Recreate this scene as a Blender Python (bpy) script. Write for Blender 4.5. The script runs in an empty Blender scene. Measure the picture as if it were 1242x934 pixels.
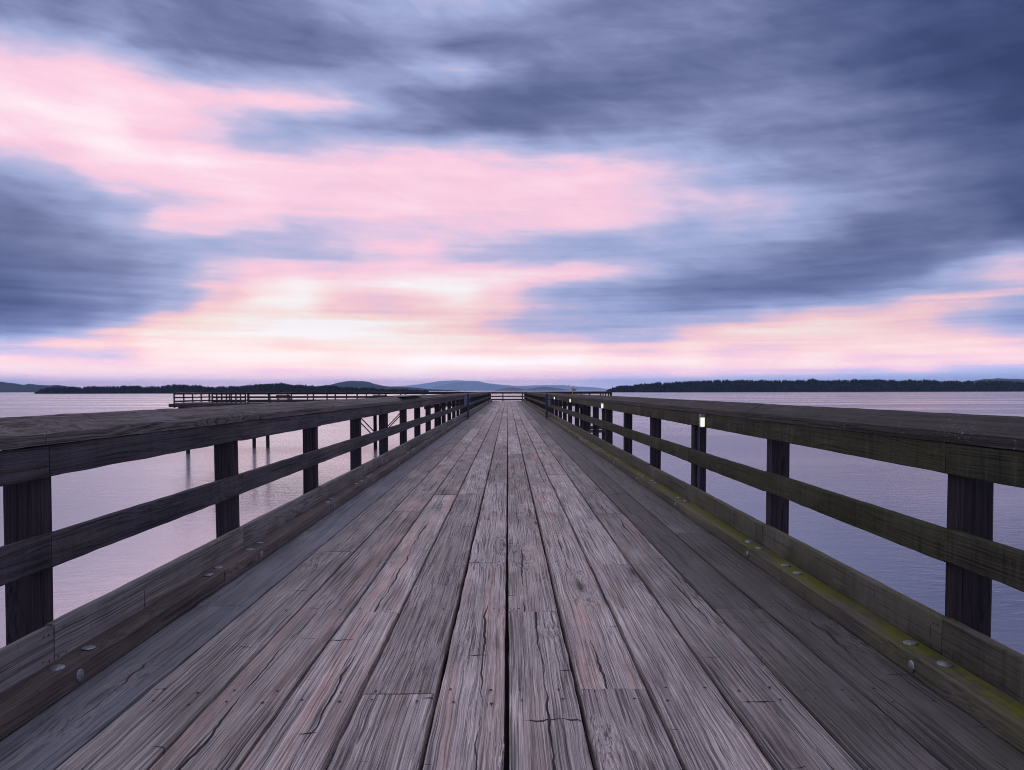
import bpy, math, random
from mathutils import Vector, noise as mnoise
R = random.Random(7)
sc = bpy.context.scene
COL = sc.collection
def lin(r, g, b):
    f = lambda c: (c/255/12.92) if c/255 <= .04045 else ((c/255+.055)/1.055)**2.4
    return (f(r), f(g), f(b), 1.0)

# ------------------------------------------------------------------ helpers
class MB:
    """collects timbers, tubes and loose faces and links them as ONE mesh object"""
    def __init__(s): s.v=[]; s.f=[]; s.wc=[]; s.ac=[]; s.mi=[]
    def add(s, vs, fs, wc=None, ac=None, mi=0):
        o = len(s.v); s.v += [tuple(p) for p in vs]
        s.f += [tuple(i+o for i in f) for f in fs]; s.mi += [mi]*len(fs)
        s.wc += wc if wc else [tuple(p) for p in vs]
        s.ac += ac if ac else [(0, 0, .5)]*len(vs)
    def timber(s, a, b, w, h, up=(0,0,1), bev=.005, step=.6, jit=.0015, mi=0, prof=None, rnd=None, skew=0):
        a = Vector(a); b = Vector(b); d = (b-a); L = d.length; d.normalize()
        up = Vector(up); side = d.cross(up).normalized(); up = side.cross(d).normalized()
        if prof is None:
            x, y = w/2, h/2; c = min(bev, x*.45, y*.45)
            prof = [(-x+c,-y),(x-c,-y),(x,-y+c),(x,y-c),(x-c,y),(-x+c,y),(-x,y-c),(-x,-y+c)]
        n = max(1, int(L/step)); P = len(prof)
        r = R.random() if rnd is None else rnd
        ox, oy, oz = R.uniform(0,50), R.uniform(0,50), R.uniform(0,50)
        vs=[]; wc=[]; ac=[]
        for i in range(n+1):
            t = L*i/n
            for (u, v) in prof:
                ju, jv = R.gauss(0,jit), R.gauss(0,jit)*.7
                tt = t + (skew*u if i in (0,n) else 0)
                vs.append(a + d*tt + side*(u+ju) + up*(v+jv))
                wc.append((u+ox, tt+oy, v+oz)); ac.append((u/max(w,1e-6), tt, r))
        fs=[]
        for i in range(n):
            for k in range(P):
                k2=(k+1)%P
                fs.append((i*P+k, i*P+k2, (i+1)*P+k2, (i+1)*P+k))
        fs.append(tuple(range(P-1,-1,-1))); fs.append(tuple(n*P+k for k in range(P)))
        s.add(vs, fs, wc, ac, mi)
    def tube(s, a, b, r0, r1=None, n=12, mi=0, cap=True, rings=1, wob=0):
        r1 = r0 if r1 is None else r1
        a=Vector(a); b=Vector(b); d=(b-a); L=d.length; d.normalize()
        e = d.orthogonal().normalized(); g = d.cross(e)
        vs=[]; wc=[]; ac=[]; ox=R.uniform(0,50); rr=R.random()
        for i in range(rings+1):
            t=i/rings; r=r0+(r1-r0)*t
            for k in range(n):
                q=2*math.pi*k/n; rj=r*(1+R.gauss(0,wob))
                vs.append(a+d*(L*t)+e*(math.cos(q)*rj)+g*(math.sin(q)*rj))
                wc.append((q*r0+ox, L*t, 0)); ac.append((0,L*t,rr))
        fs=[]
        for i in range(rings):
            for k in range(n):
                k2=(k+1)%n; fs.append((i*n+k,i*n+k2,(i+1)*n+k2,(i+1)*n+k))
        if cap: fs.append(tuple(range(n-1,-1,-1))); fs.append(tuple(rings*n+k for k in range(n)))
        s.add(vs,fs,wc,ac,mi)
    def loft(s, rings, mi=0, caps=True):
        """rings: lists of equal length of points"""
        n=len(rings[0]); vs=[p for r in rings for p in r]; fs=[]
        for i in range(len(rings)-1):
            for k in range(n):
                k2=(k+1)%n; fs.append((i*n+k,i*n+k2,(i+1)*n+k2,(i+1)*n+k))
        if caps:
            fs.append(tuple(range(n-1,-1,-1))); o=(len(rings)-1)*n; fs.append(tuple(o+k for k in range(n)))
        s.add(vs,fs,mi=mi)
    def mesh(s, name, mats, smooth=35):
        me = bpy.data.meshes.new(name); me.from_pydata(s.v, [], s.f)
        for m in (mats if isinstance(mats,(list,tuple)) else [mats]): me.materials.append(m)
        me.polygons.foreach_set('material_index', s.mi)
        at = me.attributes.new('wc','FLOAT_VECTOR','POINT'); at.data.foreach_set('vector',[c for p in s.wc for c in p])
        at = me.attributes.new('ac','FLOAT_VECTOR','POINT'); at.data.foreach_set('vector',[c for p in s.ac for c in p])
        me.polygons.foreach_set('use_smooth',[True]*len(s.f))
        if smooth: me.set_sharp_from_angle(angle=math.radians(smooth))
        me.update(); return me
    def build(s, name, mats, parent=None, loc=None, smooth=35):
        o = bpy.data.objects.new(name, s.mesh(name, mats, smooth)); COL.objects.link(o)
        if loc: o.location = loc
        if parent: adopt(o, parent)
        return o
def world_loc(o):
    l = Vector(o.location)
    while o.parent: o = o.parent; l += Vector(o.location)
    return l
def adopt(o, parent):
    o.parent = parent; o.location = Vector(o.location) - world_loc(parent)   # geometry is modelled in world space
def empty(name, loc):
    o = bpy.data.objects.new(name, None); COL.objects.link(o); o.location = loc; o.empty_display_size=.3
    return o
def tag(o, label=None, cat=None, group=None, kind=None):
    if label: o['label']=label
    if cat: o['category']=cat
    if group: o['group']=group
    if kind: o['kind']=kind
    return o

# ------------------------------------------------------------------ node helper
class NT:
    def __init__(s, tree): s.t=tree; s.n=tree.nodes; s.l=tree.links
    def put(s, sock, v):
        if v is None: return
        if hasattr(v,'is_output') or isinstance(v, bpy.types.NodeSocket): s.l.new(v, sock)
        else: sock.default_value = v
    def math(s, op, a, b=None, c=None, clamp=False):
        n=s.n.new('ShaderNodeMath'); n.operation=op; n.use_clamp=clamp
        for i,v in enumerate((a,b,c)): s.put(n.inputs[i], v)
        return n.outputs[0]
    def vmath(s, op, a, b=None, scale=None, out=0):
        n=s.n.new('ShaderNodeVectorMath'); n.operation=op
        s.put(n.inputs[0],a); s.put(n.inputs[1],b)
        if scale is not None: s.put(n.inputs['Scale'],scale)
        return n.outputs[out]
    def noise(s, vec, scale=1, detail=2, rough=.5, dist=0, col=False):
        n=s.n.new('ShaderNodeTexNoise'); n.noise_dimensions='3D'
        s.put(n.inputs['Vector'],vec); s.put(n.inputs['Scale'],scale); s.put(n.inputs['Detail'],detail)
        s.put(n.inputs['Roughness'],rough); s.put(n.inputs['Distortion'],dist)
        return n.outputs['Color'] if col else n.outputs[0]
    def voro(s, vec, scale=1, feature='F1', dim='3D'):
        n=s.n.new('ShaderNodeTexVoronoi'); n.voronoi_dimensions=dim; n.feature=feature
        s.put(n.inputs['Vector'],vec); s.put(n.inputs['Scale'],scale); return n.outputs['Distance']
    def rng(s, v, a, b, c=0., d=1., kind='LINEAR'):
        n=s.n.new('ShaderNodeMapRange'); n.interpolation_type=kind
        for i,x in enumerate((v,a,b,c,d)): s.put(n.inputs[i],x)
        return n.outputs[0]
    def mix(s, f, a, b, mode='MIX'):
        n=s.n.new('ShaderNodeMix'); n.data_type='RGBA'; n.blend_type=mode
        s.put(n.inputs[0],f); s.put(n.inputs[6],a); s.put(n.inputs[7],b); return n.outputs[2]
    def ramp(s, f, stops, interp='LINEAR'):
        n=s.n.new('ShaderNodeValToRGB'); cr=n.color_ramp; cr.interpolation=interp
        while len(cr.elements)<len(stops): cr.elements.new(.5)
        for e,(p,c) in zip(cr.elements, stops): e.position=p; e.color=c
        s.put(n.inputs[0],f); return n.outputs[0]
    def sep(s, v):
        n=s.n.new('ShaderNodeSeparateXYZ'); s.put(n.inputs[0],v); return n.outputs
    def comb(s, x,y,z):
        n=s.n.new('ShaderNodeCombineXYZ')
        for i,v in enumerate((x,y,z)): s.put(n.inputs[i],v)
        return n.outputs[0]
    def attr(s, name):
        n=s.n.new('ShaderNodeAttribute'); n.attribute_name=name; return n.outputs['Vector']
    def bump(s, h, dist, strength=1., normal=None):
        n=s.n.new('ShaderNodeBump'); s.put(n.inputs['Height'],h); s.put(n.inputs['Distance'],dist); s.put(n.inputs['Strength'],strength)
        s.put(n.inputs['Normal'],normal); return n.outputs[0]
def new_mat(name):
    m=bpy.data.materials.new(name); m.use_nodes=True
    nt=NT(m.node_tree); b=m.node_tree.nodes['Principled BSDF']; return m,nt,b
def plain(name, col, rough=.6, metal=0, var=.25, vscale=8, emit=None, es=0, bump=0, spec=None):
    m,nt,b=new_mat(name)
    co=nt.n.new('ShaderNodeTexCoord').outputs['Object']
    n=nt.noise(co,vscale,4,.6)
    k=nt.rng(n,.3,.7,1-var,1+var)
    nt.put(b.inputs['Base Color'], nt.vmath('SCALE',col[:3],scale=k)); b.inputs['Roughness'].default_value=rough; b.inputs['Metallic'].default_value=metal
    if spec is not None: b.inputs['Specular IOR Level'].default_value=spec
    if emit: b.inputs['Emission Color'].default_value=emit; b.inputs['Emission Strength'].default_value=es
    if bump: nt.put(b.inputs['Normal'], nt.bump(n,bump))
    return m

def wood(name, dark, light, warm=(.40,.27,.23,1), warm_amt=.25, rough=.8, grain=1., crack=1., moss=0., moss_col=(.075,.085,.012,1),
         mossx=None, mside=.55, streak=0., spec=.3, bumpd=.0022, freq=190., tonevar=.2, lichen=0.):
    m,nt,b=new_mat(name)
    wc=nt.attr('wc'); ac=nt.attr('ac'); W=nt.sep(wc); A=nt.sep(ac); r2c=nt.math('FRACT',nt.math('MULTIPLY',A[2],13.7)); r1g=nt.math('FRACT',nt.math('MULTIPLY',A[2],41.3))
    # broad wander of the growth rings, bent round the knots
    low=nt.noise(nt.vmath('MULTIPLY',wc,(3.4,.34,3.4)),1,2,.5)
    kd=nt.voro(nt.vmath('MULTIPLY',wc,(2.7,.62,2.7)),1)
    kn=nt.rng(kd,.0,.34,1,0,'SMOOTHSTEP')
    ph=nt.math('MULTIPLY_ADD',low,13*grain,nt.math('MULTIPLY',kn,9))
    px=nt.math('MULTIPLY_ADD',W[0],freq,ph); pz=nt.math('MULTIPLY_ADD',W[2],freq,ph)
    fine=nt.noise(nt.comb(px,nt.math('MULTIPLY',W[1],.8),pz),.62,4,.62)
    line=nt.rng(fine,.36,.50,0,1,'SMOOTHSTEP')
    # narrow dark checks following the grain
    kx=nt.rng(r2c,0,1,34,72)
    rp=nt.math('MULTIPLY_ADD',W[0],kx,nt.math('MULTIPLY_ADD',W[2],kx,nt.math('MULTIPLY_ADD',low,11*grain,nt.math('MULTIPLY',kn,4.0))))
    rp=nt.math('MULTIPLY_ADD',nt.noise(nt.vmath('MULTIPLY',wc,(26,1.7,26)),1,3,.6),1.3,rp)
    saw=nt.math('FRACT',rp)
    ring=nt.math('MULTIPLY',nt.rng(saw,.03,.42,1,0),nt.rng(saw,0,.04,0,1))
    ring=nt.math('MULTIPLY',ring,nt.rng(nt.noise(nt.vmath('MULTIPLY',wc,(14,1.7,14)),1,4,.65),.36,.60,.05,1))
    chk=nt.noise(nt.comb(nt.math('MULTIPLY',px,.9),nt.math('MULTIPLY',W[1],.75),pz),.55,3,.6)
    fine2=nt.noise(nt.comb(nt.math('MULTIPLY',px,2.6),nt.math('MULTIPLY',W[1],1.7),nt.math('MULTIPLY',pz,2.6)),.62,3,.6)
    line=nt.math('MULTIPLY_ADD',nt.rng(fine2,.36,.56,0,1),.42,nt.math('MULTIPLY',line,.58))
    line=nt.math('MULTIPLY',line,nt.math('SUBTRACT',1.,nt.math('MULTIPLY',nt.math('MULTIPLY',ring,nt.rng(r1g,0,1,.35,1.1)),.80*min(1,grain))))
    where=nt.noise(nt.vmath('MULTIPLY',wc,(4,.8,4)),1,3,.6)
    thr=nt.rng(where,.34,.66,.33,.455)
    check=nt.rng(nt.math('SUBTRACT',thr,chk),0,.03,0,1)
    blot=nt.noise(nt.vmath('MULTIPLY',wc,(5,1.3,5)),1,4,.6)
    r1=nt.math('FRACT',nt.math('MULTIPLY',A[2],7.31)); r2=nt.math('FRACT',nt.math('MULTIPLY',A[2],13.7)); r3=nt.math('FRACT',nt.math('MULTIPLY',A[2],29.1))
    col=nt.mix(line,dark,light)
    wm=nt.rng(nt.noise(nt.vmath('MULTIPLY',wc,(9,.5,9)),1,3,.6),.5,.66,0,warm_amt)
    wm=nt.math('MULTIPLY',wm,nt.rng(r2,.15,.8,.35,1.6))
    col=nt.mix(wm,col,warm)
    tone=nt.math('MULTIPLY',nt.rng(r1,0,1,1-tonevar,1+tonevar*.6),nt.rng(blot,.3,.7,.66,1.22))
    col=nt.vmath('SCALE',col,scale=tone)
    kc=nt.rng(kd,.03,.10,.75,0)
    col=nt.mix(kc,col,(dark[0]*.55,dark[1]*.5,dark[2]*.5,1))
    # long splits
    wob=nt.noise(nt.comb(r1,nt.math('MULTIPLY_ADD',W[1],1.1,0),r3),1,4,.65)
    cx=nt.math('MULTIPLY_ADD',nt.math('SUBTRACT',wob,.5),.42,nt.rng(r3,0,1,-.22,.22))
    dx=nt.math('ABSOLUTE',nt.math('SUBTRACT',A[0],cx))
    wid=nt.rng(nt.noise(nt.comb(r3,nt.math('MULTIPLY',W[1],.9),r2),1,3,.6),.40,.66,-.004,.019)
    split=nt.math('LESS_THAN',dx,nt.math('MULTIPLY',wid,nt.rng(r2,.25,.4,0,crack)))
    # short cracks across the board
    xn=nt.noise(nt.vmath('MULTIPLY',wc,(11,1.2,11)),1,3,.6)
    tr=nt.math('ABSOLUTE',nt.math('SUBTRACT',nt.math('FRACT',nt.math('MULTIPLY_ADD',xn,.13,nt.math('MULTIPLY',W[1],1.9))),.5))
    tm=nt.rng(nt.noise(nt.vmath('ADD',nt.vmath('MULTIPLY',wc,(7,2.0,7)),(31,7,3)),1,1,.5),.55,.74,-.002,.011*crack)
    trans=nt.math('LESS_THAN',tr,tm)
    cr=nt.math('MAXIMUM',split,trans)
    dk=nt.math('MAXIMUM',cr,nt.math('MULTIPLY',nt.math('MULTIPLY',check,nt.rng(r1g,0,1,.5,1.1)),.75*grain))
    col=nt.mix(nt.math('MULTIPLY',dk,.93),col,(.012,.011,.014,1))
    geo=nt.n.new('ShaderNodeNewGeometry'); nz=nt.sep(geo.outputs['Normal'])[2]; pos=geo.outputs['Position']
    if streak:   # weather streaks running down a vertical board
        P=nt.sep(pos)
        st=nt.noise(nt.comb(nt.math('MULTIPLY',P[1],20),nt.math('MULTIPLY',P[0],20),nt.math('MULTIPLY',P[2],1.8)),1,5,.65)
        col=nt.mix(nt.rng(st,.52,.72,0,streak),col,(light[0]*1.25,light[1]*1.25,light[2]*1.2,1))
        col=nt.mix(nt.rng(st,.46,.30,0,streak),col,(dark[0]*.5,dark[1]*.5,dark[2]*.5,1))
    if moss:
        mn=nt.noise(pos,2.2,6,.68); mn2=nt.noise(pos,19,4,.7)
        mm=nt.math('MULTIPLY',nt.rng(mn,.34,.56,0,1),nt.rng(mn2,.36,.52,.2,1))
        mm=nt.math('MULTIPLY',mm,nt.rng(nz,-.1,.7,moss*mside,moss))
        if mossx: mm=nt.math('MULTIPLY',mm,nt.rng(nt.math('ADD',nt.sep(pos)[0],nt.math('MULTIPLY_ADD',mn2,.10,-.05)),mossx[0],mossx[1],.25,1))
        mm=nt.math('MINIMUM',mm,1.)
        col=nt.mix(mm,col,moss_col)
    if lichen:
        ln=nt.math('MULTIPLY',nt.rng(nt.noise(pos,75,3,.65),.60,.68,0,lichen),nt.rng(nt.noise(pos,5,3,.6),.52,.62,0,1))
        col=nt.mix(ln,col,(.42,.42,.44,1))
    nt.put(b.inputs['Base Color'],col)
    nt.put(b.inputs['Roughness'],nt.rng(blot,.3,.7,rough-.1,rough+.08))
    b.inputs['Specular IOR Level'].default_value=spec
    h=nt.math('SUBTRACT',nt.math('MULTIPLY_ADD',line,.9,nt.math('MULTIPLY',blot,.4)),nt.math('MULTIPLY_ADD',cr,2.6,nt.math('MULTIPLY',check,.9)))
    nt.put(b.inputs['Normal'],nt.bump(h,bumpd,1.))
    return m

M={}
M['deck']=wood('weathered_deck',(.045,.042,.045,1),(.62,.565,.555,1),warm=(.58,.44,.40,1),warm_amt=.6,bumpd=.006,crack=1.35,tonevar=.24)
M['deck_shaded']=wood('shaded_deck_board',(.042,.041,.044,1),(.42,.395,.39,1),warm=(.33,.25,.23,1),warm_amt=.35,bumpd=.005,crack=1.3,tonevar=.2)  # darker copy of the deck wood, side vignette painted into its colour
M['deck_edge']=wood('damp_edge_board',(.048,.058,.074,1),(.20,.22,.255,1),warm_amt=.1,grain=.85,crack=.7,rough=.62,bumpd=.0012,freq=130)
M['deck_damp_shaded']=wood('damp_shaded_board',(.022,.022,.024,1),(.20,.195,.195,1),warm=(.22,.17,.16,1),warm_amt=.25,grain=.9,crack=1.1,rough=.7,moss=.3,moss_col=(.06,.066,.035,1),tonevar=.25)  # damp mossy wood, with the corner vignette also darkened into its colour
M['nail']=plain('rusty_nail',(.03,.022,.02),.7,.3,.4,60)
M['rail_l']=wood('left_rail_wood',(.010,.010,.017,1),(.070,.072,.094,1),warm_amt=.12,rough=.74,freq=130,streak=.25,lichen=.12,spec=.13)
M['toe_l']=wood('left_toe_wood',(.036,.037,.042,1),(.20,.20,.215,1),warm_amt=.1,rough=.78,freq=130,streak=.15)
M['kerb_l']=wood('left_kerb_wood',(.036,.031,.033,1),(.135,.112,.112,1),warm=(.18,.125,.115,1),warm_amt=.4,rough=.78)
M['rail_r']=wood('right_rail_wood',(.008,.010,.007,1),(.066,.070,.053,1),warm_amt=.02,rough=.74,freq=130,streak=.9,moss=1.15,moss_col=(.042,.047,.019,1),lichen=.12,spec=.13)
M['toe_r']=wood('right_toe_wood',(.035,.037,.032,1),(.125,.122,.108,1),warm_amt=.1,rough=.76,freq=130,streak=.6,moss=.7,moss_col=(.07,.08,.02,1))
M['kerb_r']=wood('right_kerb_wood',(.04,.04,.036,1),(.115,.105,.095,1),warm_amt=.2,rough=.78,moss=2.2,moss_col=(.125,.14,.014,1),mossx=(1.875,1.955),mside=.35)
M['post']=wood('dark_post_wood',(.007,.006,.010,1),(.048,.040,.054,1),warm_amt=.0,rough=.72,freq=120,crack=.6,spec=.13)
M['cap']=wood('cap_wood',(.013,.012,.014,1),(.135,.128,.138,1),warm_amt=.1,rough=.68,freq=100,lichen=.6,bumpd=.004,spec=.13)
M['cap_r']=wood('mossy_cap_wood',(.008,.008,.009,1),(.065,.06,.066,1),warm_amt=.1,rough=.68,freq=100,moss=.35,moss_col=(.05,.055,.02,1),lichen=.5,bumpd=.004,spec=.13)
M['head']=wood('pier_head_wood',(.02,.019,.024,1),(.06,.056,.066,1),rough=.8,crack=.3,spec=.13)
M['pile']=wood('creosoted_pile',(.012,.011,.013,1),(.04,.037,.04,1),rough=.7,crack=.3,spec=.13)
M['steel']=plain('galvanised_steel',(.27,.30,.34),.5,.8,.45,60)
M['pale']=wood('pale_bleached_board',(.36,.36,.40,1),(.62,.62,.66,1),warm_amt=.0,rough=.6,grain=.4,crack=.2)
M['blue']=plain('dark_blue_paint',(.02,.04,.085),.5,.1,.4,20)
M['bluelight']=plain('faded_blue_slat',(.16,.22,.33),.5,.1,.4,20)
M['white']=plain('white_paint',(.75,.75,.76),.5,0,.1,10)
M['lens']=plain('lamp_glass',(.8,.8,.78),.4,0,.05,10,emit=(1,.93,.80,1),es=.85)
M['pipe']=plain('grey_conduit',(.045,.06,.09),.5,.2,.2,30)
M['gullw']=plain('gull_white',(.7,.69,.68),.8,0,.06,20)
M['gullg']=plain('gull_grey',(.26,.27,.31),.8,0,.15,20)
M['beak']=plain('gull_beak',(.65,.42,.06),.5,0,.1,20)

# ------------------------------------------------------------------ pier walkway
Y0,Y1=-1.2,91.4
pier=tag(empty('pier_walkway',(0,20,-.1)),'long straight walkway of weathered grey timber planks leading out over the water','pier')
seams=[-2.03,-1.551,-1.232,-.918,-.618,-.288,.012,.32,.628,.941,1.245,1.538,2.03]
first={0:4.41,1:5.9,2:7.9,3:4.27,4:3.11,5:5.5,6:4.27,7:3.14,8:5.43,9:7.7,10:4.3,11:6.6}
deck=MB()
for c in range(12):
    x0,x1=seams[c],seams[c+1]
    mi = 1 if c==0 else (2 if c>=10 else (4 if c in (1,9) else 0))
    cuts=[first[c]-6.1*k for k in (2,1,0)]
    y=first[c]
    while y<Y1: y+=R.choice((4.88,5.9,6.1,7.2)); cuts.append(y)
    cuts=[max(Y0,min(Y1,q)) for q in cuts]; cuts=sorted(set([Y0]+cuts+[Y1]))
    g=.0095 if 2<c<10 else .007
    for a,b in zip(cuts,cuts[1:]):
        if b-a<.05: continue
        near=a<14
        w=x1-x0-2*g+R.uniform(-.002,.002); cx=(x0+x1)/2+R.uniform(-.001,.001)
        dz=R.uniform(-.004,.003); hx=w/2; t=.075
        e=.006+R.uniform(0,.003)
        cup=R.uniform(-.002,.002)
        prof=[(-hx,-t),(hx,-t),(hx,-e),(hx-e*.6,-e*.25),(hx-e*2.2,0),(0,cup),(-hx+e*2.2,0),(-hx+e*.6,-e*.25),(-hx,-e)]
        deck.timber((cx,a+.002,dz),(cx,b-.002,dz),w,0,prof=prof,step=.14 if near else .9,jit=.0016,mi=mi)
# nail heads in pairs over every joist
for c in range(1,12):
    x0,x1=seams[c],min(seams[c+1],1.86)
    for j in range(1,28):
        for yy in ([j*1.19-.43]+([j*1.19-.55] if j%2 else [])):
            for fx in (.22,.76):
                if R.random()<.12: continue
                x=x0+(x1-x0)*(fx+R.uniform(-.05,.05)); y=yy+R.uniform(-.025,.025); r=.0055+R.uniform(0,.003)
                q=[2*math.pi*k/8 for k in range(8)]
                deck.add([(x+r*math.cos(a)*.9,y+r*math.sin(a)*1.1,.0035) for a in q],[tuple(range(8))],mi=3)
deck.build('deck_boards',[M['deck'],M['deck_edge'],M['deck_damp_shaded'],M['nail'],M['deck_shaded']],pier)
for s in (-1,1):
    mb=MB()
    for k in range(16): mb.timber((s*1.96,Y0+k*5.8,-.26),(s*1.96,min(Y1,Y0+k*5.8+5.79),-.26),.13,.36,step=3)
    mb.build('edge_beam',M['pile'],pier)
mb=MB()
for x in seams[1:-1]: mb.timber((x,Y0,-.27),(x,Y1,-.27),.14,.34,step=5)
mb.build('stringer',M['pile'],pier)
for k in range(19):
    y=2.4+k*4.75
    mb=MB(); mb.timber((-2.25,y,-.6),(2.25,y,-.6),.3,.3,step=1); mb.build('cross_beam',M['pile'],pier)
    for x in (-1.7,1.7):
        mb=MB(); mb.tube((x,y,-.75),(x*1.04,y,-8.5),.17,.16,12,rings=4,wob=.02); mb.build('pile',M['pile'],pier)
# washers and bolt heads on the kerb timbers
def bolt_mesh():
    mb=MB(); n=18
    rings=[]
    for r,z in ((.030,0),(.032,.002),(.030,.0055),(.020,.0085),(.010,.0105),(.002,.011)):
        rings.append([(r*math.cos(2*math.pi*k/n),r*math.sin(2*math.pi*k/n),z) for k in range(n)])
    mb.loft(rings); return mb.mesh('bolt',M['steel'])
BOLT=bolt_mesh()
PY0,SP=3.285,2.36
KT=.092
for s,mat in ((-1,'kerb_l'),(1,'kerb_r')):
    segs=[(.14,4.86)]+[(4.86+4.72*k,4.86+4.72*(k+1)) for k in range(18)]
    for a,b in segs:
        b=min(b,Y1-.3)
        mb=MB(); e=.009; x=.068
        prof=[(-x,-KT/2),(x,-KT/2),(x,KT/2-e),(x-e*.35,KT/2-e*.3),(x-e,KT/2),(-x+e,KT/2),(-x+e*.35,KT/2-e*.3),(-x,KT/2-e)]
        kx=1.918 if s>0 else 1.936
        mb.timber((s*kx,a+.003,KT/2+.009),(s*kx,b-.003,KT/2+.009),.138,KT,prof=prof,step=.18 if a<15 else 1.2,jit=.002)
        kb=mb.build('kerb_timber',M[mat],pier)
        if a>24: continue
        spots=[]
        for k in range(-1,14):
            py=PY0+SP*k
            spots+= [(py-.12,0),(py+.115,0)]
            if k%1==0: spots.append((py-.06+R.uniform(-.05,.05),1))
        for k in range(0,6): spots+=[(4.86+4.72*k-.12,0),(4.86+4.72*k+.12,0)]
        for (by,front) in spots:
            if not (a<by<b) or by<1.2: continue
            o=bpy.data.objects.new('bolt',BOLT); COL.objects.link(o)
            if front:
                o.location=(s*(kx-.068),by,.05+R.uniform(-.006,.006)); o.rotation_euler=(0,-s*math.pi/2,R.uniform(-.1,.1)); o.scale=(.85,.85,1)
            else:
                o.location=(s*(kx+.006+R.uniform(-.012,.018)),by+R.uniform(-.02,.02),KT+.009); o.rotation_euler=(R.uniform(-.06,.06),R.uniform(-.06,.06),R.uniform(0,3))
            adopt(o,kb)

# ------------------------------------------------------------------ railings
CAPPROF=[(-.126,0),(.128,0),(.129,.084),(.121,.091),(.034,.121),(.018,.122),(-.121,.0535),(-.128,.047)]
def railing(name,label,origin,direction,inward,bays,sp,mats,start=0,skip=(),coarse=False,last=True,over=.6,wide=()):
    """origin: where post 0 stands; inward: unit vector to the walkway side"""
    d=Vector(direction); inn=Vector(inward); o=Vector(origin); up=Vector((0,0,1))
    root=tag(empty(name,o+d*(sp*bays/2)),label,'railing')
    at=lambda s,t,z: o+d*s-inn*t+up*z       # t: outward from post inner plane
    flip = d.cross(up).dot(inn)>0           # timber 'side' axis = d x up; cap profile needs -u towards the walkway
    for k in range(start,bays+1):
        if k==bays and not last: continue
        mb=MB(); w=.135 if k not in wide else .2
        mb.timber(at(k*sp,.0675,-.55),at(k*sp+R.gauss(0,.010),.0675+R.gauss(0,.005),1.064),w,.135,up=inn,bev=.008,step=.5,jit=.002)
        mb.build('post',M[mats['post']],root)
    for k in range(start,bays):
        if k in skip: continue
        a,b=k*sp+.003,(k+1)*sp-.003
        if k==start: a-=over
        for nm,z0,z1,mt in (('top_rail',.922,1.064,'rail'),('mid_rail',.517,.665,'rail'),('toe_board',.078,.258,'toe')):
            mb=MB(); jz=R.gauss(0,.0015); th=.046
            mb.timber(at(a,-.0245,(z0+z1)/2+jz),at(b,-.0245,(z0+z1)/2+jz+R.gauss(0,.005)),th,z1-z0,bev=.005,step=.12 if (a<9 and not coarse) else 1.2,jit=.0014)
            # across-board coordinate for the splits runs up the board face
            mb.ac=[(p[0],p[1],p[2]) for p in mb.ac]
            if not coarse and a<30:
                for ss in (a+.03,a+.075,b-.03,b-.075):
                    for zz in ((z0+.035),(z1-.035)):
                        c0=at(ss+R.uniform(-.008,.008),-.0482,zz+R.uniform(-.008,.008)); q=[2*math.pi*i/8 for i in range(8)]
                        pts=[c0+d*(.0052*math.cos(t))+up*(.0052*math.sin(t)) for t in q]
                        if d.cross(up).dot(inn)<0: pts=pts[::-1]
                        mb.add(pts,[tuple(range(8))],mi=1)
            mb.build(nm,[M[mats[mt]],M['nail']],root)
    for k in range(start,bays,2):
        if k in skip: continue
        a,b=k*sp+.4,min((k+2)*sp+.4,bays*sp+.1)
        if k==start: a-=.4+over
        c=.09-.0
        pr=[((-u if flip else u),v) for u,v in CAPPROF]
        if flip: pr=pr[::-1]
        mb=MB(); mb.timber(at(a+.003,.070,1.067),at(b-.003,.070,1.067+R.gauss(0,.002)),.256,.12,prof=pr,step=.10 if (a<9 and not coarse) else 1.2,jit=.0015 if not coarse else .001,skew=.0)
        mt=mats['cap']
        mb.build('cap_rail',M[mt],root)
    return root
XL=2.04
LM=dict(post='post',rail='rail_l',toe='toe_l',cap='cap'); RM=dict(post='post',rail='rail_r',toe='toe_r',cap='cap_r')
railing('wooden_railing','left walkway railing of dark bare timber with a weathered grey cap board',(-XL-.02,PY0-.03,0),(0,1,0),(1,0,0),37,SP,LM,start=-1,skip=(31,),wide=(29,))
railing('wooden_railing','right walkway railing of green mossy timber carrying the small lit lamps',(XL,PY0,0),(0,1,0),(-1,0,0),37,SP,RM,start=-1,skip=(31,),wide=(29,))
# pale board lying on the left cap
mb=MB(); mb.timber((-2.075,14.3,1.20),(-2.085,17.6,1.20),.24,.022,step=.4)
tag(mb.build('loose_board',M['pale']),'pale bleached board lying on top of the left railing cap','board')

# T-shaped head of the pier
HF,HB,HX0,HX1=82.0,92.0,-37.3,11.7
head=tag(empty('pier_platform',(-13,87,-.1)),'broad dark timber platform on piles across the far end of the walkway','pier')
for (x0,x1) in ((HX0,-2.06),(2.06,HX1)):
    mb=MB(); n=int((HB-HF)/.3)
    for i in range(n):
        y=HF+(i+.5)*(HB-HF)/n; mb.timber((x0,y,-.04),(x1,y,-.04),(HB-HF)/n-.012,.075,step=12,bev=.006)
    mb.build('deck_boards',M['deck_damp_shaded'],head)
    for y in (HF-.03,HB+.03):
        mb=MB(); mb.timber((x0-.45 if x0<-10 else x0,y,-.27),(x1,y,-.27),.12,.38,step=6); mb.build('fascia_beam',M['head'],head)
mb=MB(); mb.timber((HX0-.02,HF-.4,-.27),(HX0-.02,HB+.4,-.27),.14,.38,step=3); mb.build('fascia_beam',M['head'],head)
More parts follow.
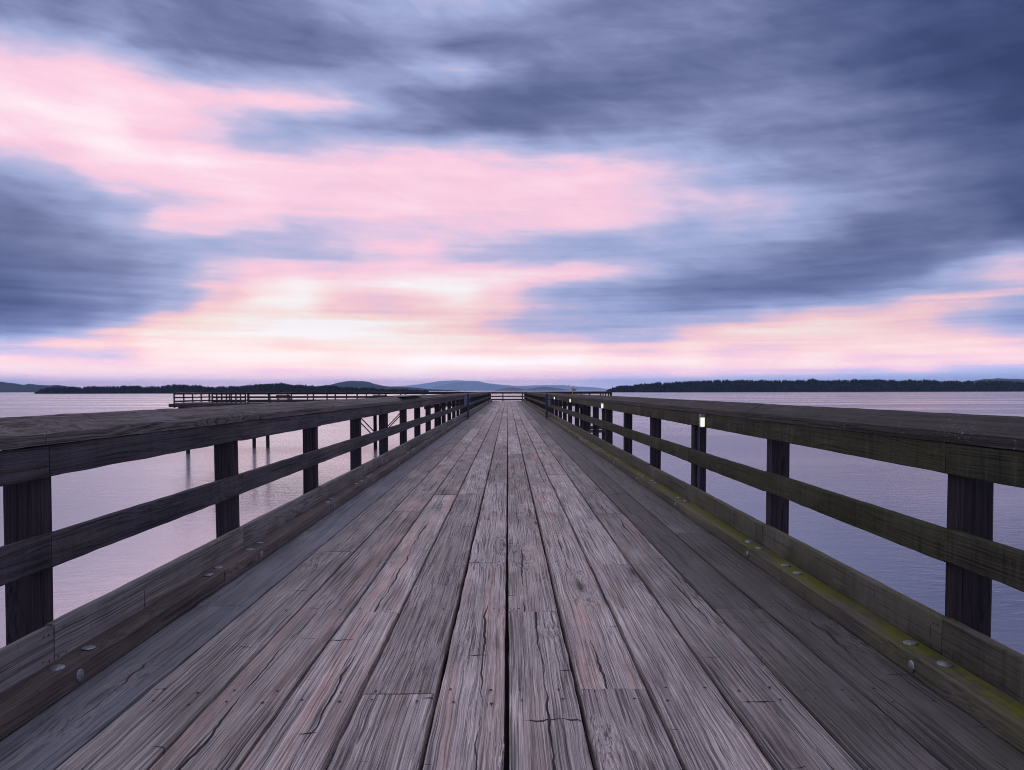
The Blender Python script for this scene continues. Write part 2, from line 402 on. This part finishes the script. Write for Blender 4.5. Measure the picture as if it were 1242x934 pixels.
mb=MB(); mb.timber((HX1+.02,HF-.4,-.27),(HX1+.02,HB+.4,-.27),.14,.38,step=3); mb.build('fascia_beam',M['head'],head)
piles=[(-36,82.6),(-36.2,91.2),(-31.6,91.4),(-29.9,91.4),(-24.2,91.4),(-16.0,88.5),(-14.9,86.0),(-8.5,91.2),(-5,83),(-5,91),(5,83),(5,91),(9.2,83.2),(9.2,91),(10.9,83.2),(10.9,91)]
for x,y in piles:
    mb=MB(); mb.tube((x,y,-.5),(x+.02,y,-9),.22,.21,14,rings=5,wob=.02); mb.build('pile',M['pile'],head)
for xs in ((-36.6,-35.4),(-32.3,-29.2),(-25,-23.4),(-16.8,-14.2),(-9.2,-7.8),(-5.6,-4.4),(4.4,5.6),(8.6,11.5)):
    xm=sum(xs)/2
    for xx in xs:
        mb=MB(); mb.timber((xx,HF,-.62),(xx,HB,-.62),.28,.3,step=4); mb.build('cross_beam',M['head'],head)
for y in (86.0,88.5):
    for sx in (-1,1):
        x=-15.5
        mb=MB(); mb.timber((x+sx*.2,y+.25,-4.1),(x+sx*3.6,y+.25,-.55),.1,.24,up=(0,1,0),step=2); mb.build('brace',M['head'],head)
for (z,y) in ((-3.3,83.1),(-3.3,91.1)):
    mb=MB(); mb.timber((8.4,y-.3,z),(11.7,y-.3,z),.16,.34,step=2); mb.build('brace',M['head'],head)
DM=dict(post='head',rail='head',toe='head',cap='head')
def span(x0,x1,sp): n=max(1,round((x1-x0)/sp)); return n,(x1-x0)/n
n,s=span(HX0+.1,HX1-.1,2.44); railing('wooden_railing','far dark railing along the back edge of the pier head, closing off the walkway',(HX0+.1,HB-.2,0),(1,0,0),(0,-1,0),n,s,DM,coarse=True,over=.05)
n,s=span(-29,-2.2,2.44); railing('wooden_railing','dark railing along the near edge of the pier head behind the left railing',(-29,HF+.2,0),(1,0,0),(0,1,0),n,s,DM,coarse=True,over=.05)
n,s=span(-33,-29.3,.55); railing('wooden_railing','short dark railing with closely set posts on the left part of the pier head',(-33,HF+.25,0),(1,0,0),(0,1,0),n,s,DM,coarse=True,over=.05)
railing('wooden_railing','dark railing running back along the far left end of the pier head',(HX0+.15,HF+.15,0),(0,1,0),(1,0,0),4,2.40,DM,coarse=True,over=.05)
railing('wooden_railing','dark railing along the right end of the pier head',(HX1-.15,HF+.15,0),(0,1,0),(-1,0,0),4,2.40,DM,coarse=True,over=.05)
n,s=span(2.2,HX1-.2,2.44); railing('wooden_railing','dark railing along the near edge of the pier head behind the right railing',(2.2,HF+.2,0),(1,0,0),(0,1,0),n,s,DM,coarse=True,over=.05)

# benches on the head
def bench(x,y,label):
    r=tag(empty('bench',(x,y,0)),label,'bench','benches on the pier head')
    mb=MB()
    for q in (-.16,0,.16): mb.timber((x-.82,y+q,.44),(x+.82,y+q,.44),.14,.05,step=2)
    mb.build('seat',M['head'],r)
    mb=MB()
    for z in (.58,.70,.82): mb.timber((x-.82,y-.27,z),(x+.82,y-.27,z),.04,.11,step=2)
    mb.build('backrest',M['head'],r)
    for sx in (-.65,.65):
        mb=MB(); mb.timber((x+sx,y+.18,0),(x+sx,y+.18,.42),.09,.09,up=(0,1,0)); mb.timber((x+sx,y-.23,0),(x+sx,y-.24,.86),.08,.08,up=(0,1,0))
        mb.timber((x+sx,y-.19,.38),(x+sx,y+.14,.38),.07,.07); mb.build('leg',M['head'],r)
bench(-25.6,84.2,'dark timber bench on the pier head, well left of the walkway and in plain view')
bench(-14.6,84.2,'dark timber bench on the pier head just above the left railing, nearer the walkway')

# ------------------------------------------------------------------ lamps on the right railing
lamp_labels=['lit white lamp under the right railing cap, the nearest and largest of the row',
 'small lit lamp on the right railing, second from the camera',
 'small lit lamp on the right railing, third from the camera',
 'tiny lit lamp on the right railing, beside the blue slatted gate']
def lamp(y,label):
    x=1.955
    r=tag(empty('rail_lamp',(x,y,1.0)),label,'lamp','lamps along the right railing')
    h=MB(); h.timber((x-.0,y-.055,1.0),(x-.0,y-.003,1.0),.07,.0001,prof=[(-.024,.03),(.024,.03),(.024,.064),(-.024,.064)],step=1,jit=0)
    h.timber((x,y-.003,.997),(x,y+.012,.997),.07,.0001,prof=[(-.026,-.066),(.026,-.066),(.026,.067),(-.026,.067)],step=1,jit=0)
    h.build('housing',M['steel'],r)
    n=14; g=MB()
    g.loft([[(x+.021*math.cos(2*math.pi*k/n)*f,y-.028+.024*math.sin(2*math.pi*k/n)*f,z) for k in range(n)] for z,f in ((.936,.5),(.940,.9),(.950,1),(1.029,1))])
    g.build('lamp_glass',M['lens'],r)
for i,lb in enumerate(lamp_labels): lamp(7.30+7.75*i,lb)
c=MB(); c.tube((2.085,PY0+2*SP-.085,.0),(2.085,PY0+2*SP-.085,.92),.013,n=10)
for z in (.2,.6,.85): c.timber((2.06,PY0+2*SP-.075,z),(2.11,PY0+2*SP-.075,z),.02,.02,step=1)
tag(c.build('conduit_pipe',M['pipe']),'grey conduit pipe running down the railing post below the nearest lamp','pipe')

# ------------------------------------------------------------------ slatted gate leaves swung back against the railings
def gate(sx,label):
    y=34.0; x=sx*1.93
    r=tag(empty('gate_leaf',(x,y,0)),label,'gate','slatted gate leaves half way along the walkway')
    xi=sx*1.815
    mb=MB(); mb.timber((xi-.0,y,.14),(xi,y,1.17),.10,.10,up=(0,1,0),bev=.01); mb.build('gate_post',M['blue'],r)
    mb=MB(); mb.timber((xi-sx*.075,y,.12),(xi+sx*.17,y,.12),.30,.05,bev=.008); mb.timber((xi-sx*.02,y,.05),(xi+sx*.02,y,.05),.08,.1); mb.build('base_plate',M['blue'],r)
    mb=MB(); x2=sx*1.975
    for k in range(5): mb.timber((xi+sx*.045,y-.02,1.12-.10*k),(x2,y-.02,1.12-.10*k),.03,.065,bev=.006)
    mb.timber((x2,y-.02,.62),(x2,y-.02,1.16),.04,.04,up=(0,1,0)); mb.build('slat_panel',M['bluelight'],r)
gate(-1,'dark blue slatted gate leaf on a base plate beside the left railing')
gate(1,'dark blue slatted gate leaf on a base plate beside the right railing')

# ------------------------------------------------------------------ seagull on the right cap
def gull(x,y,z):
    mb=MB(); n=12
    # spine stations: (forward offset along +x towards walkway, height, half width, half height)
    st=[(.17,.10,.004,.004),(.12,.115,.022,.012),(.06,.135,.045,.038),(.0,.15,.060,.056),(-.055,.172,.058,.058),(-.095,.205,.038,.040),(-.115,.24,.027,.027),(-.125,.272,.030,.029),(-.142,.285,.022,.020),(-.156,.284,.009,.009)]
    mb.loft([[(x+f*.75,y+w*math.cos(2*math.pi*k/n),z+h0+h*math.sin(2*math.pi*k/n)) for k in range(n)] for f,h0,w,h in st])
    g=mb.build('seagull',M['gullw'],None,smooth=80)
    tag(g,'grey and white seagull perched on the cap of the right railing','bird')
    for s in (-1,1):
        w=MB(); rings=[]
        for f,h0,a,b in ((.20,.125,.006,.006),(.12,.14,.012,.022),(.03,.165,.014,.040),(-.05,.18,.010,.030),(-.08,.185,.003,.008)):
            rings.append([(x+f*.75,y+s*(.048+a*math.cos(2*math.pi*k/8)),z+h0+b*math.sin(2*math.pi*k/8)) for k in range(8)])
        w.loft(rings); w.build('wing',M['gullg'],g,smooth=80)
        l=MB(); l.tube((x-.005,y+s*.025,z-.003),(x,y+s*.025,z+.11),.006,.007,8)
        l.timber((x-.045,y+s*.025,z+.001),(x+.012,y+s*.025,z+.001),.03,.006,step=1,jit=0); l.build('leg',M['beak'],g)
    b=MB(); b.tube((x-.116,y,z+.283),(x-.158,y,z+.273),.009,.002,8); b.build('beak',M['beak'],g)
gull(2.10,23.6,1.188)

# ------------------------------------------------------------------ water
WZ=-5.7
m,nt,b=new_mat('sea_water')
geo=nt.n.new('ShaderNodeNewGeometry').outputs['Position']
b.inputs['IOR'].default_value=4.8; b.inputs['Specular Tint'].default_value=(1,.93,.96,1)
wn=nt.noise(nt.vmath('MULTIPLY',geo,(.75,1.5,1)),1.0,4,.55,.4)
wn2=nt.noise(nt.vmath('MULTIPLY',geo,(2.2,4.4,1)),1.0,2,.5)
wn3=nt.noise(nt.vmath('MULTIPLY',geo,(.006,.025,1)),1.0,3,.5)
h=nt.math('ADD',nt.math('MULTIPLY',wn,.8),nt.math('MULTIPLY',wn2,.11))
nt.put(b.inputs['Base Color'],nt.mix(wn3,(.14,.175,.25,1),(.16,.195,.27,1)))
nt.put(b.inputs['Roughness'],nt.rng(wn3,.35,.65,.16,.27))
ruf=nt.rng(nt.noise(nt.vmath('MULTIPLY',geo,(.035,.09,1)),1,4,.6),.38,.62,.4,1.4)
h=nt.math('MULTIPLY',h,ruf)
nt.put(b.inputs['Normal'],nt.bump(h,.055,.5))
M['water']=m
w=MB(); rad=[0,30,80,200,600,2000,8000,30000,69000]; n=48; vs=[(0,20,WZ)]; fs=[]
for r in rad[1:]:
    vs+=[(r*math.cos(2*math.pi*k/n),20+r*math.sin(2*math.pi*k/n),WZ) for k in range(n)]
for k in range(n): fs.append((0,1+k,1+(k+1)%n))
for i in range(len(rad)-2):
    for k in range(n): fs.append((1+i*n+k,1+(i+1)*n+k,1+(i+1)*n+(k+1)%n,1+i*n+(k+1)%n))
w.add(vs,fs); tag(w.build('water',m,smooth=0),'calm pinkish blue sea all round the pier','sea',kind='structure')

# ------------------------------------------------------------------ islands and hills
EYE=1.3; F=890.; CXV=616.
def yh(x): return 473.8-.0021*(x-616)
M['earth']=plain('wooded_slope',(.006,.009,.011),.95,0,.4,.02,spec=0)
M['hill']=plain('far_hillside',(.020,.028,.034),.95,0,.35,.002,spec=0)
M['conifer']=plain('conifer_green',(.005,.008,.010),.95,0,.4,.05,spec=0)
def interp(pts,x):
    for (a,ya),(b,yb) in zip(pts,pts[1:]):
        if a<=x<=b: t=(x-a)/(b-a); t=t*t*(3-2*t)*.5+t*.5; return ya+(yb-ya)*t
    return pts[0][1] if x<pts[0][0] else pts[-1][1]
def island(name,label,pts,D,depth,mat,tree=0,step=2.0,rough=.06):
    x0,x1=pts[0][0],pts[-1][0]; n=int((x1-x0)/step); rows=[]
    def crest(px): return max(.3,EYE+(yh(px)-interp(pts,px))/F*D-WZ-tree*.75)
    prof=[(-1,0-.5),(-.85,.18),(-.55,.5),(-.25,.84),(0,1),(.3,.9),(.7,.5),(1,-.05)]
    vs=[];P=len(prof)
    for i in range(n+1):
        px=x0+(x1-x0)*i/n; hc=crest(px); X=(px-CXV)/F
        for (q,hh) in prof:
            yy=D+depth*q*(.55+.45*min(1,hc/60.))
            jz=1+rough*(mnoise.noise((px*.13,q*3,D*.001))) if 0<hh<1.01 else 1
            zz=WZ+hc*hh*jz if hh>0 else WZ-2
            vs.append((X*yy,yy,zz))
    fs=[(i*P+k,(i+1)*P+k,(i+1)*P+k+1,i*P+k+1) for i in range(n) for k in range(P-1)]
    mb=MB(); mb.add(vs,fs); o=mb.build(name,M[mat],smooth=0); tag(o,label,'island' if tree else 'hill',kind='structure')
    if tree:
        t=MB(); 
        sp=D/F*.62; m2=int((x1-x0)*D/F/sp*.5)
        for q,hh,dens in ((0,1,2.0),(-.25,.84,1.2),(-.55,.5,1.0),(-.85,.18,1.0)):
            for i in range(int(m2*dens)):
                px=R.uniform(x0+.6,x1); hc=crest(px); yy=D+depth*q*(.55+.45*min(1,hc/60.))+R.uniform(-8,8); X=(px-CXV)/F*yy
                hz=tree*(.86+.3*max(0,.5+mnoise.noise((px*.11,q,3.3))+.5*mnoise.noise((px*.4,q,7.3))))*R.choice((.75,.9,1,1,1.1,1.2))*(.75+.25*min(1,(px-x0)/25)); rr=hz*R.uniform(.24,.36); z=WZ+hc*hh-1.5
                k5=5; a0=R.uniform(0,1); vs=[]; fs=[]
                for lv,(zz,r) in enumerate(((.05,.9),(.42,1.0),(.42,.62),(.75,.55),(.75,.3))):
                    vs+=[(X+rr*r*math.cos(a0+2*math.pi*k/k5),yy+rr*r*math.sin(a0+2*math.pi*k/k5),z+hz*zz) for k in range(k5)]
                vs.append((X+R.gauss(0,.3),yy,z+hz)); 
                for lv in range(4):
                    for k in range(k5): fs.append((lv*k5+k,lv*k5+(k+1)%k5,(lv+1)*k5+(k+1)%k5,(lv+1)*k5+k))
                for k in range(k5): fs.append((4*k5+k,4*k5+(k+1)%k5,5*k5))
                t.add(vs,fs)
        f=t.build('forest',M['conifer'],smooth=0); tag(f,'dark conifer forest covering the '+label,'forest',kind='stuff')
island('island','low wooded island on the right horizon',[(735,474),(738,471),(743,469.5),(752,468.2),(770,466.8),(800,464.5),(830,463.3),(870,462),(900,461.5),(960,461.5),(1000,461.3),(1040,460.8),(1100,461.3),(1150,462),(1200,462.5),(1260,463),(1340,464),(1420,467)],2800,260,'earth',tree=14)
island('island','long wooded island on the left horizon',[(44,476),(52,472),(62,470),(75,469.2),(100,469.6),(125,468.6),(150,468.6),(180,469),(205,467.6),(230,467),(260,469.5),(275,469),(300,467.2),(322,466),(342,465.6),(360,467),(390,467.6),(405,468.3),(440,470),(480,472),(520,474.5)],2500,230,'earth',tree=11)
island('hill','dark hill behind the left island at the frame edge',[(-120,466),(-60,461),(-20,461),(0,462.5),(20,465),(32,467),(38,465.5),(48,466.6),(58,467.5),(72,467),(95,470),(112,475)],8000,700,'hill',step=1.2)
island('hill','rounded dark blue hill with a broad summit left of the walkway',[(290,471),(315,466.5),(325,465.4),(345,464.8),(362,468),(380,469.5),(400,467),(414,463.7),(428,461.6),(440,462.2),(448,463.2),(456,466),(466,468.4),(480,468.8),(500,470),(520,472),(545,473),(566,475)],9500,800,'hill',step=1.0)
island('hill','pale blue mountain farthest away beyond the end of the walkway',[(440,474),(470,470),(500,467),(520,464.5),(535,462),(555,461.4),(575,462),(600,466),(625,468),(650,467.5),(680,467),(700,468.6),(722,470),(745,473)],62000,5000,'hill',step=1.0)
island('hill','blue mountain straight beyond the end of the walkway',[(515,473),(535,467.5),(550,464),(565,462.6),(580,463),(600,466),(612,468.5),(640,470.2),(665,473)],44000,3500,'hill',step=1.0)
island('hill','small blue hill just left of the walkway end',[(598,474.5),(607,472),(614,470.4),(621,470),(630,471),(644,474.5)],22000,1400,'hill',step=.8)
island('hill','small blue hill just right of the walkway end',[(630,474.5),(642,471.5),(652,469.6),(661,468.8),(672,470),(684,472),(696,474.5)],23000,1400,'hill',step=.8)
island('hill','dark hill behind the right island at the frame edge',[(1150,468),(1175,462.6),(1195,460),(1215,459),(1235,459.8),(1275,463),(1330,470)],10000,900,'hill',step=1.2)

# small boats far out
def boat(px,D,label,L=6.5):
    x=(px-CXV)/F*D; y=D
    r=tag(empty('boat',(x,y,WZ)),label,'boat','distant boats')
    mb=MB(); rings=[]
    for q,w,h,k0 in ((-.5,.34,.30,.0),(-.2,.40,.30,-.05),(.1,.38,.34,-.05),(.35,.24,.42,.02),(.5,.02,.50,.25)):
        rings.append([(x+q*L,y-w*L*.3,WZ+h*L*.4),(x+q*L,y-w*L*.2,WZ+k0*L*.2-.1),(x+q*L,y+w*L*.2,WZ+k0*L*.2-.1),(x+q*L,y+w*L*.3,WZ+h*L*.4)])
    mb.loft(rings); mb.build('hull',M['head'],r)
    mb=MB(); mb.timber((x-.22*L,y,WZ+.21*L),(x+.12*L,y,WZ+.2*L),.34*L*.5,.2*L,bev=.15,step=9,jit=0); mb.build('cabin',M['head'],r)
boat(637,1500,'small dark boat out on the water just right of the walkway end')
boat(733,2600,'tiny dark boat off the tip of the right island')

# ------------------------------------------------------------------ haze
HAZE=True
if HAZE:
    m=bpy.data.materials.new('sea_haze'); m.use_nodes=True; t=m.node_tree; t.nodes.clear()
    out=t.nodes.new('ShaderNodeOutputMaterial'); pv=t.nodes.new('ShaderNodeVolumePrincipled')
    pv.inputs['Color'].default_value=(.46,.68,1,1); pv.inputs['Density'].default_value=2.7e-5; pv.inputs['Anisotropy'].default_value=0
    t.links.new(pv.outputs[0],out.inputs['Volume'])
    mb=MB(); X=70000; a,b2=WZ-6,900
    vs=[(-X,-X,a),(X,-X,a),(X,X,a),(-X,X,a),(-X,-X,b2),(X,-X,b2),(X,X,b2),(-X,X,b2)]
    mb.add(vs,[(3,2,1,0),(4,5,6,7),(0,1,5,4),(1,2,6,5),(2,3,7,6),(3,0,4,7)])
    tag(mb.build('haze',m,smooth=0),'faint blue air haze over the sea','haze',kind='stuff')

# ------------------------------------------------------------------ sky
ZEN=(214,206,226); BACK=(188,182,208)
W=bpy.data.worlds.new('World'); sc.world=W; W.use_nodes=True; t=W.node_tree; t.nodes.clear(); nt=NT(t)
SUN_AZ=math.degrees(math.atan((300-616)/890)); SUN_EL=6.0
out=t.nodes.new('ShaderNodeOutputWorld'); bg=t.nodes.new('ShaderNodeBackground'); t.links.new(bg.outputs[0],out.inputs[0])
d=t.nodes.new('ShaderNodeTexCoord').outputs['Generated']
d=nt.vmath('NORMALIZE',d); D=nt.sep(d)
az=nt.math('MULTIPLY',nt.math('ARCTAN2',D[0],D[1]),57.2958)
el=nt.math('MULTIPLY',nt.math('ARCSINE',D[2]),57.2958)
# planar coordinates of a cloud layer, for natural perspective
inv=nt.math('DIVIDE',1.,nt.math('ADD',nt.math('MAXIMUM',D[2],0.),.13))
pl=nt.comb(nt.math('MULTIPLY',D[0],inv),nt.math('MULTIPLY',D[1],inv),0)
w1=nt.noise(nt.vmath('MULTIPLY',pl,(.8,1.5,1)),1.3,6,.6,0,col=True)
w2=nt.noise(nt.comb(nt.math('MULTIPLY',az,.06),nt.math('MULTIPLY',el,.34),3.3),1,5,.56,.3,col=True)
ofs=nt.vmath('ADD',nt.vmath('MULTIPLY',nt.vmath('SUBTRACT',w1,(.5,.5,.5)),(5,2.4,0)),nt.vmath('MULTIPLY',nt.vmath('SUBTRACT',w2,(.5,.5,.5)),(6,1.7,0)))
flat=nt.rng(el,0,11,.10,1)     # less wander close to the horizon
pos=nt.vmath('ADD',nt.comb(az,el,0),nt.vmath('SCALE',ofs,scale=flat))
PS=nt.sep(pos); azw,elw=PS[0],PS[1]
# colour of the cloud deck by bearing (columns) and height above the horizon (rows)
PAL=dict(W=(255,248,246),w=(255,228,236),P=(252,208,226),p=(250,192,214),r=(253,205,208),c=(254,222,219),m=(222,190,222),l=(186,182,218),
         b=(160,172,214),B=(132,144,194),d=(112,122,172),D=(96,108,158),e=(80,92,142),E=(64,78,128),k=(50,66,112))
TAB=[(0,'BddBDdbbbbBBBdDeEEk'),(20,'ddBDdBbbbBdDdDeeEEE'),(40,'lBbDDDddDdBddDeeEEE'),(65,'mmlBDDdBDdBBdDDeEkk'),(90,'PPPmBddlldddDDDeEkk'),
 (115,'PPPmmmlBdDDDdBddDEE'),(135,'wwwPPPmBdDDddBBdDeE'),(155,'wwwmlbBdDDddBdDDeeE'),(175,'PmwPmbbBdDBBBddDDee'),(195,'bmPwwPPPmmmmlbBBdDe'),
 (215,'BbPPPPPPPPPmlbBBdDe'),(240,'dBblPPmPppppmlbBdDE'),(258,'DBbPPPPPppppmmbBdek'),(275,'DdbmPlmmpppmbbbDDeE'),(300,'DdBbblmPlbbbbldDDdm'),
 (318,'eDdBmblPmlbbbBdDDBr'),(335,'EDdbmcPcwcPmBdDDdrr'),(350,'EDdbcWcWWmbBdDDdBBB'),(362,'EDdBwWmmwmbBddDBcrc'),(376,'EedmwWmmPmbBdBcrrlB'),
 (390,'eDbcwWWWPlbbbmrrrbB'),(403,'bmcwwWWwPlbbmcccrmB'),(420,'lrmcwPwwPPcmcmrcccc'),(435,'rmmccwcWWWWccmcrrrr'),(450,'PrPPPPPwPcPmPmrmrll'),
 (462,'mPPPPPmPPPmllbbbbbb'),(474,'mmmmPmmmmmmlbbbbbbb')]
ORD=dict(W=0,w=1.1,P=2.1,p=2.7,r=2.5,c=1.5,m=3.4,l=4.4,b=5.2,B=6.3,d=7.3,D=8.3,e=9.3,E=10.2,k=11)
def thick(x,y):
    x=min(max(x,0),1241)/70; i=min(int(x),17); fx=x-i
    y=min(max(y,0),474)
    for (ya,ra),(yb,rb) in zip(TAB,TAB[1:]):
        if ya<=y<=yb: break
    fy=(y-ya)/(yb-ya)
    q=lambda r,j: ORD[r[j]]/11
    return (1-fx)*(1-fy)*q(ra,i)+fx*(1-fy)*q(ra,i+1)+(1-fx)*fy*q(rb,i)+fx*fy*q(rb,i+1)
AZ0,AZ1=-37.,38.
rows=[.1,.7,1.4,2.3,3.3,4.3,5.2,6.1,7.0,7.9,8.8,10,11.2,12.5,13.7,14.9,16.2,17.6,19,20.4,21.8,23.3,25,27,29.5]
tt=nt.rng(azw,AZ0,AZ1)
dens=None
for i,e0 in enumerate(rows):
    stops=[]
    for j in range(26):
        p=j/25; a0=math.radians(AZ0+(AZ1-AZ0)*p)
        x=616+890*math.tan(a0); y=473.8-890/math.cos(a0)*math.tan(math.radians(e0))
        v=thick(x,y); stops.append((p,(v,v,v,1)))
    c=nt.ramp(tt,stops,'EASE')
    c=nt.sep(c)[0]
    dens=c if dens is None else nt.math('MULTIPLY_ADD',nt.math('SUBTRACT',c,dens),nt.rng(elw,rows[i-1],e0,0,1),dens)
# fibres and soft mottling: fine streaks low down, woolly billows higher up
nz1=nt.noise(nt.vmath('MULTIPLY',pl,(.9,1.5,1)),2.6,9,.62,.25)
nz2=nt.noise(nt.comb(nt.math('MULTIPLY',az,.075),nt.math('MULTIPLY',el,.72),9.1),1,5,.55,.5)
nz3=nt.noise(nt.comb(nt.math('MULTIPLY',az,.16),nt.math('MULTIPLY_ADD',az,.12,nt.math('MULTIPLY',el,.5)),4.4),1,8,.62,.6)
nzs=nt.math('ADD',nt.math('MULTIPLY',nt.math('SUBTRACT',nz1,.5),nt.math('MULTIPLY',nt.rng(el,5,18,.12,.24),nt.rng(az,0,22,1,.6))),nt.math('ADD',nt.math('MULTIPLY',nt.math('SUBTRACT',nz2,.5),nt.rng(el,6,20,.34,.16)),nt.math('MULTIPLY',nt.math('SUBTRACT',nz3,.5),nt.rng(el,3,16,.05,.20))))
nz4=nt.noise(nt.comb(nt.math('MULTIPLY',az,.045),nt.math('MULTIPLY_ADD',az,.012,nt.math('MULTIPLY',el,1.7)),6.6),1,3,.5,.25)
nzs=nt.math('MULTIPLY_ADD',nt.math('SUBTRACT',nz4,.5),nt.math('MULTIPLY',nt.rng(el,.3,1.2,.2,.36),nt.rng(el,5.5,9,1,.15)),nzs)
nzs=nt.math('MULTIPLY',nzs,nt.rng(el,.3,2.2,.5,1))
dn=nt.math('ADD',dens,nt.math('MULTIPLY',nzs,nt.rng(dens,.05,.5,.8,1.05)))
g=lambda o: o/11
cool=nt.ramp(dn,[(g(0),lin(255,250,250)),(g(1.1),lin(255,230,238)),(g(2.1),lin(253,212,228)),(g(2.8),lin(249,202,222)),(g(3.4),lin(228,200,226)),(g(4.1),lin(194,186,220)),(g(5.1),lin(162,172,213)),(g(6.3),lin(135,144,186)),(g(7.3),lin(112,121,162)),(g(8.3),lin(93,103,144)),(g(9.3),lin(75,87,129)),(g(10.2),lin(59,72,114)),(1,lin(46,59,100))])
warmc=nt.ramp(dn,[(g(0),lin(255,250,250)),(g(1.1),lin(255,232,222)),(g(2.1),lin(255,215,208)),(g(2.8),lin(250,201,204)),(g(3.4),lin(228,194,212)),(g(4.1),lin(194,184,218)),(g(5.1),lin(162,172,213)),(g(6.3),lin(136,149,198)),(g(7.3),lin(113,126,176)),(g(8.3),lin(93,108,160)),(g(9.3),lin(76,91,143)),(g(10.2),lin(60,76,126)),(1,lin(46,60,106))])
wm=nt.math('MULTIPLY',nt.rng(el,10,4.5,0,1,'SMOOTHSTEP'),nt.rng(el,.6,1.8,.15,1))
skyc=nt.mix(wm,cool,warmc)
# overhead and behind: an even deck of grey-lilac cloud
rest=nt.math('MAXIMUM',nt.rng(el,28,44,0,1,'SMOOTHSTEP'),nt.rng(nt.math('ABSOLUTE',az),40,75,0,1,'SMOOTHSTEP'))
skyc=nt.mix(rest,skyc,nt.mix(nt.rng(nt.math('ABSOLUTE',az),80,150),lin(*ZEN),lin(*BACK)))
skyc=nt.vmath('SCALE',skyc,scale=nt.math('MULTIPLY_ADD',nt.math('POWER',nt.rng(el,.2,6.5,1,0),2.6),1.7,1.05))
# below the horizon
skyc=nt.mix(nt.rng(el,-.2,-3,0,1),skyc,(.05,.06,.10,1))
st=t.nodes.new('ShaderNodeTexSky'); st.sky_type='NISHITA'; st.sun_disc=False
st.sun_elevation=math.radians(SUN_EL); st.sun_rotation=math.radians(SUN_AZ)
add=nt.vmath('ADD',nt.vmath('SCALE',skyc,scale=1.0),nt.vmath('SCALE',st.outputs[0],scale=.0012))
t.links.new(add,bg.inputs['Color']); bg.inputs['Strength'].default_value=1.0
W.cycles.sampling_method='MANUAL'; W.cycles.sample_map_resolution=512
# low, weak sun behind the cloud
L=bpy.data.lights.new('sun','SUN'); L.energy=.12; L.angle=math.radians(35); L.color=(1,.78,.72)
so=bpy.data.objects.new('sun',L); COL.objects.link(so)
a,e=math.radians(SUN_AZ),math.radians(SUN_EL)
so.rotation_euler=Vector((math.sin(a)*math.cos(e),math.cos(a)*math.cos(e),math.sin(e))).to_track_quat('Z','Y').to_euler()

# ------------------------------------------------------------------ camera
cam=bpy.data.cameras.new('camera'); co=bpy.data.objects.new('camera',cam); COL.objects.link(co); sc.camera=co
cam.sensor_fit='HORIZONTAL'; cam.sensor_width=36; cam.lens=36*F/1242; cam.clip_start=.05; cam.clip_end=200000
PITCH=2.2
co.location=(.02,0,1.3)
from mathutils import Matrix
yaw=math.atan((616-621)/F)      # vanishing point left of the centre -> camera looks slightly right
rot=Matrix.Rotation(yaw,4,'Z')@Matrix.Rotation(math.radians(90-PITCH),4,'X')@Matrix.Rotation(math.radians(-.12),4,'Z')
co.rotation_euler=rot.to_euler()
# with the camera pitched down the horizon rises by F*tan(pitch); shift brings it back to its row
cam.shift_y=(F*math.tan(math.radians(PITCH))+(473.8-467))/1242
# ------------------------------------------------------------------ render settings
sc.view_settings.view_transform='Standard'; sc.view_settings.look='None'; sc.view_settings.exposure=0; sc.view_settings.gamma=1
sc.render.engine='CYCLES'
cy=sc.cycles; cy.max_bounces=5; cy.diffuse_bounces=3; cy.glossy_bounces=3; cy.transmission_bounces=1; cy.volume_bounces=1; cy.caustics_reflective=False; cy.caustics_refractive=False
cy.use_denoising=True; cy.filter_width=1.0
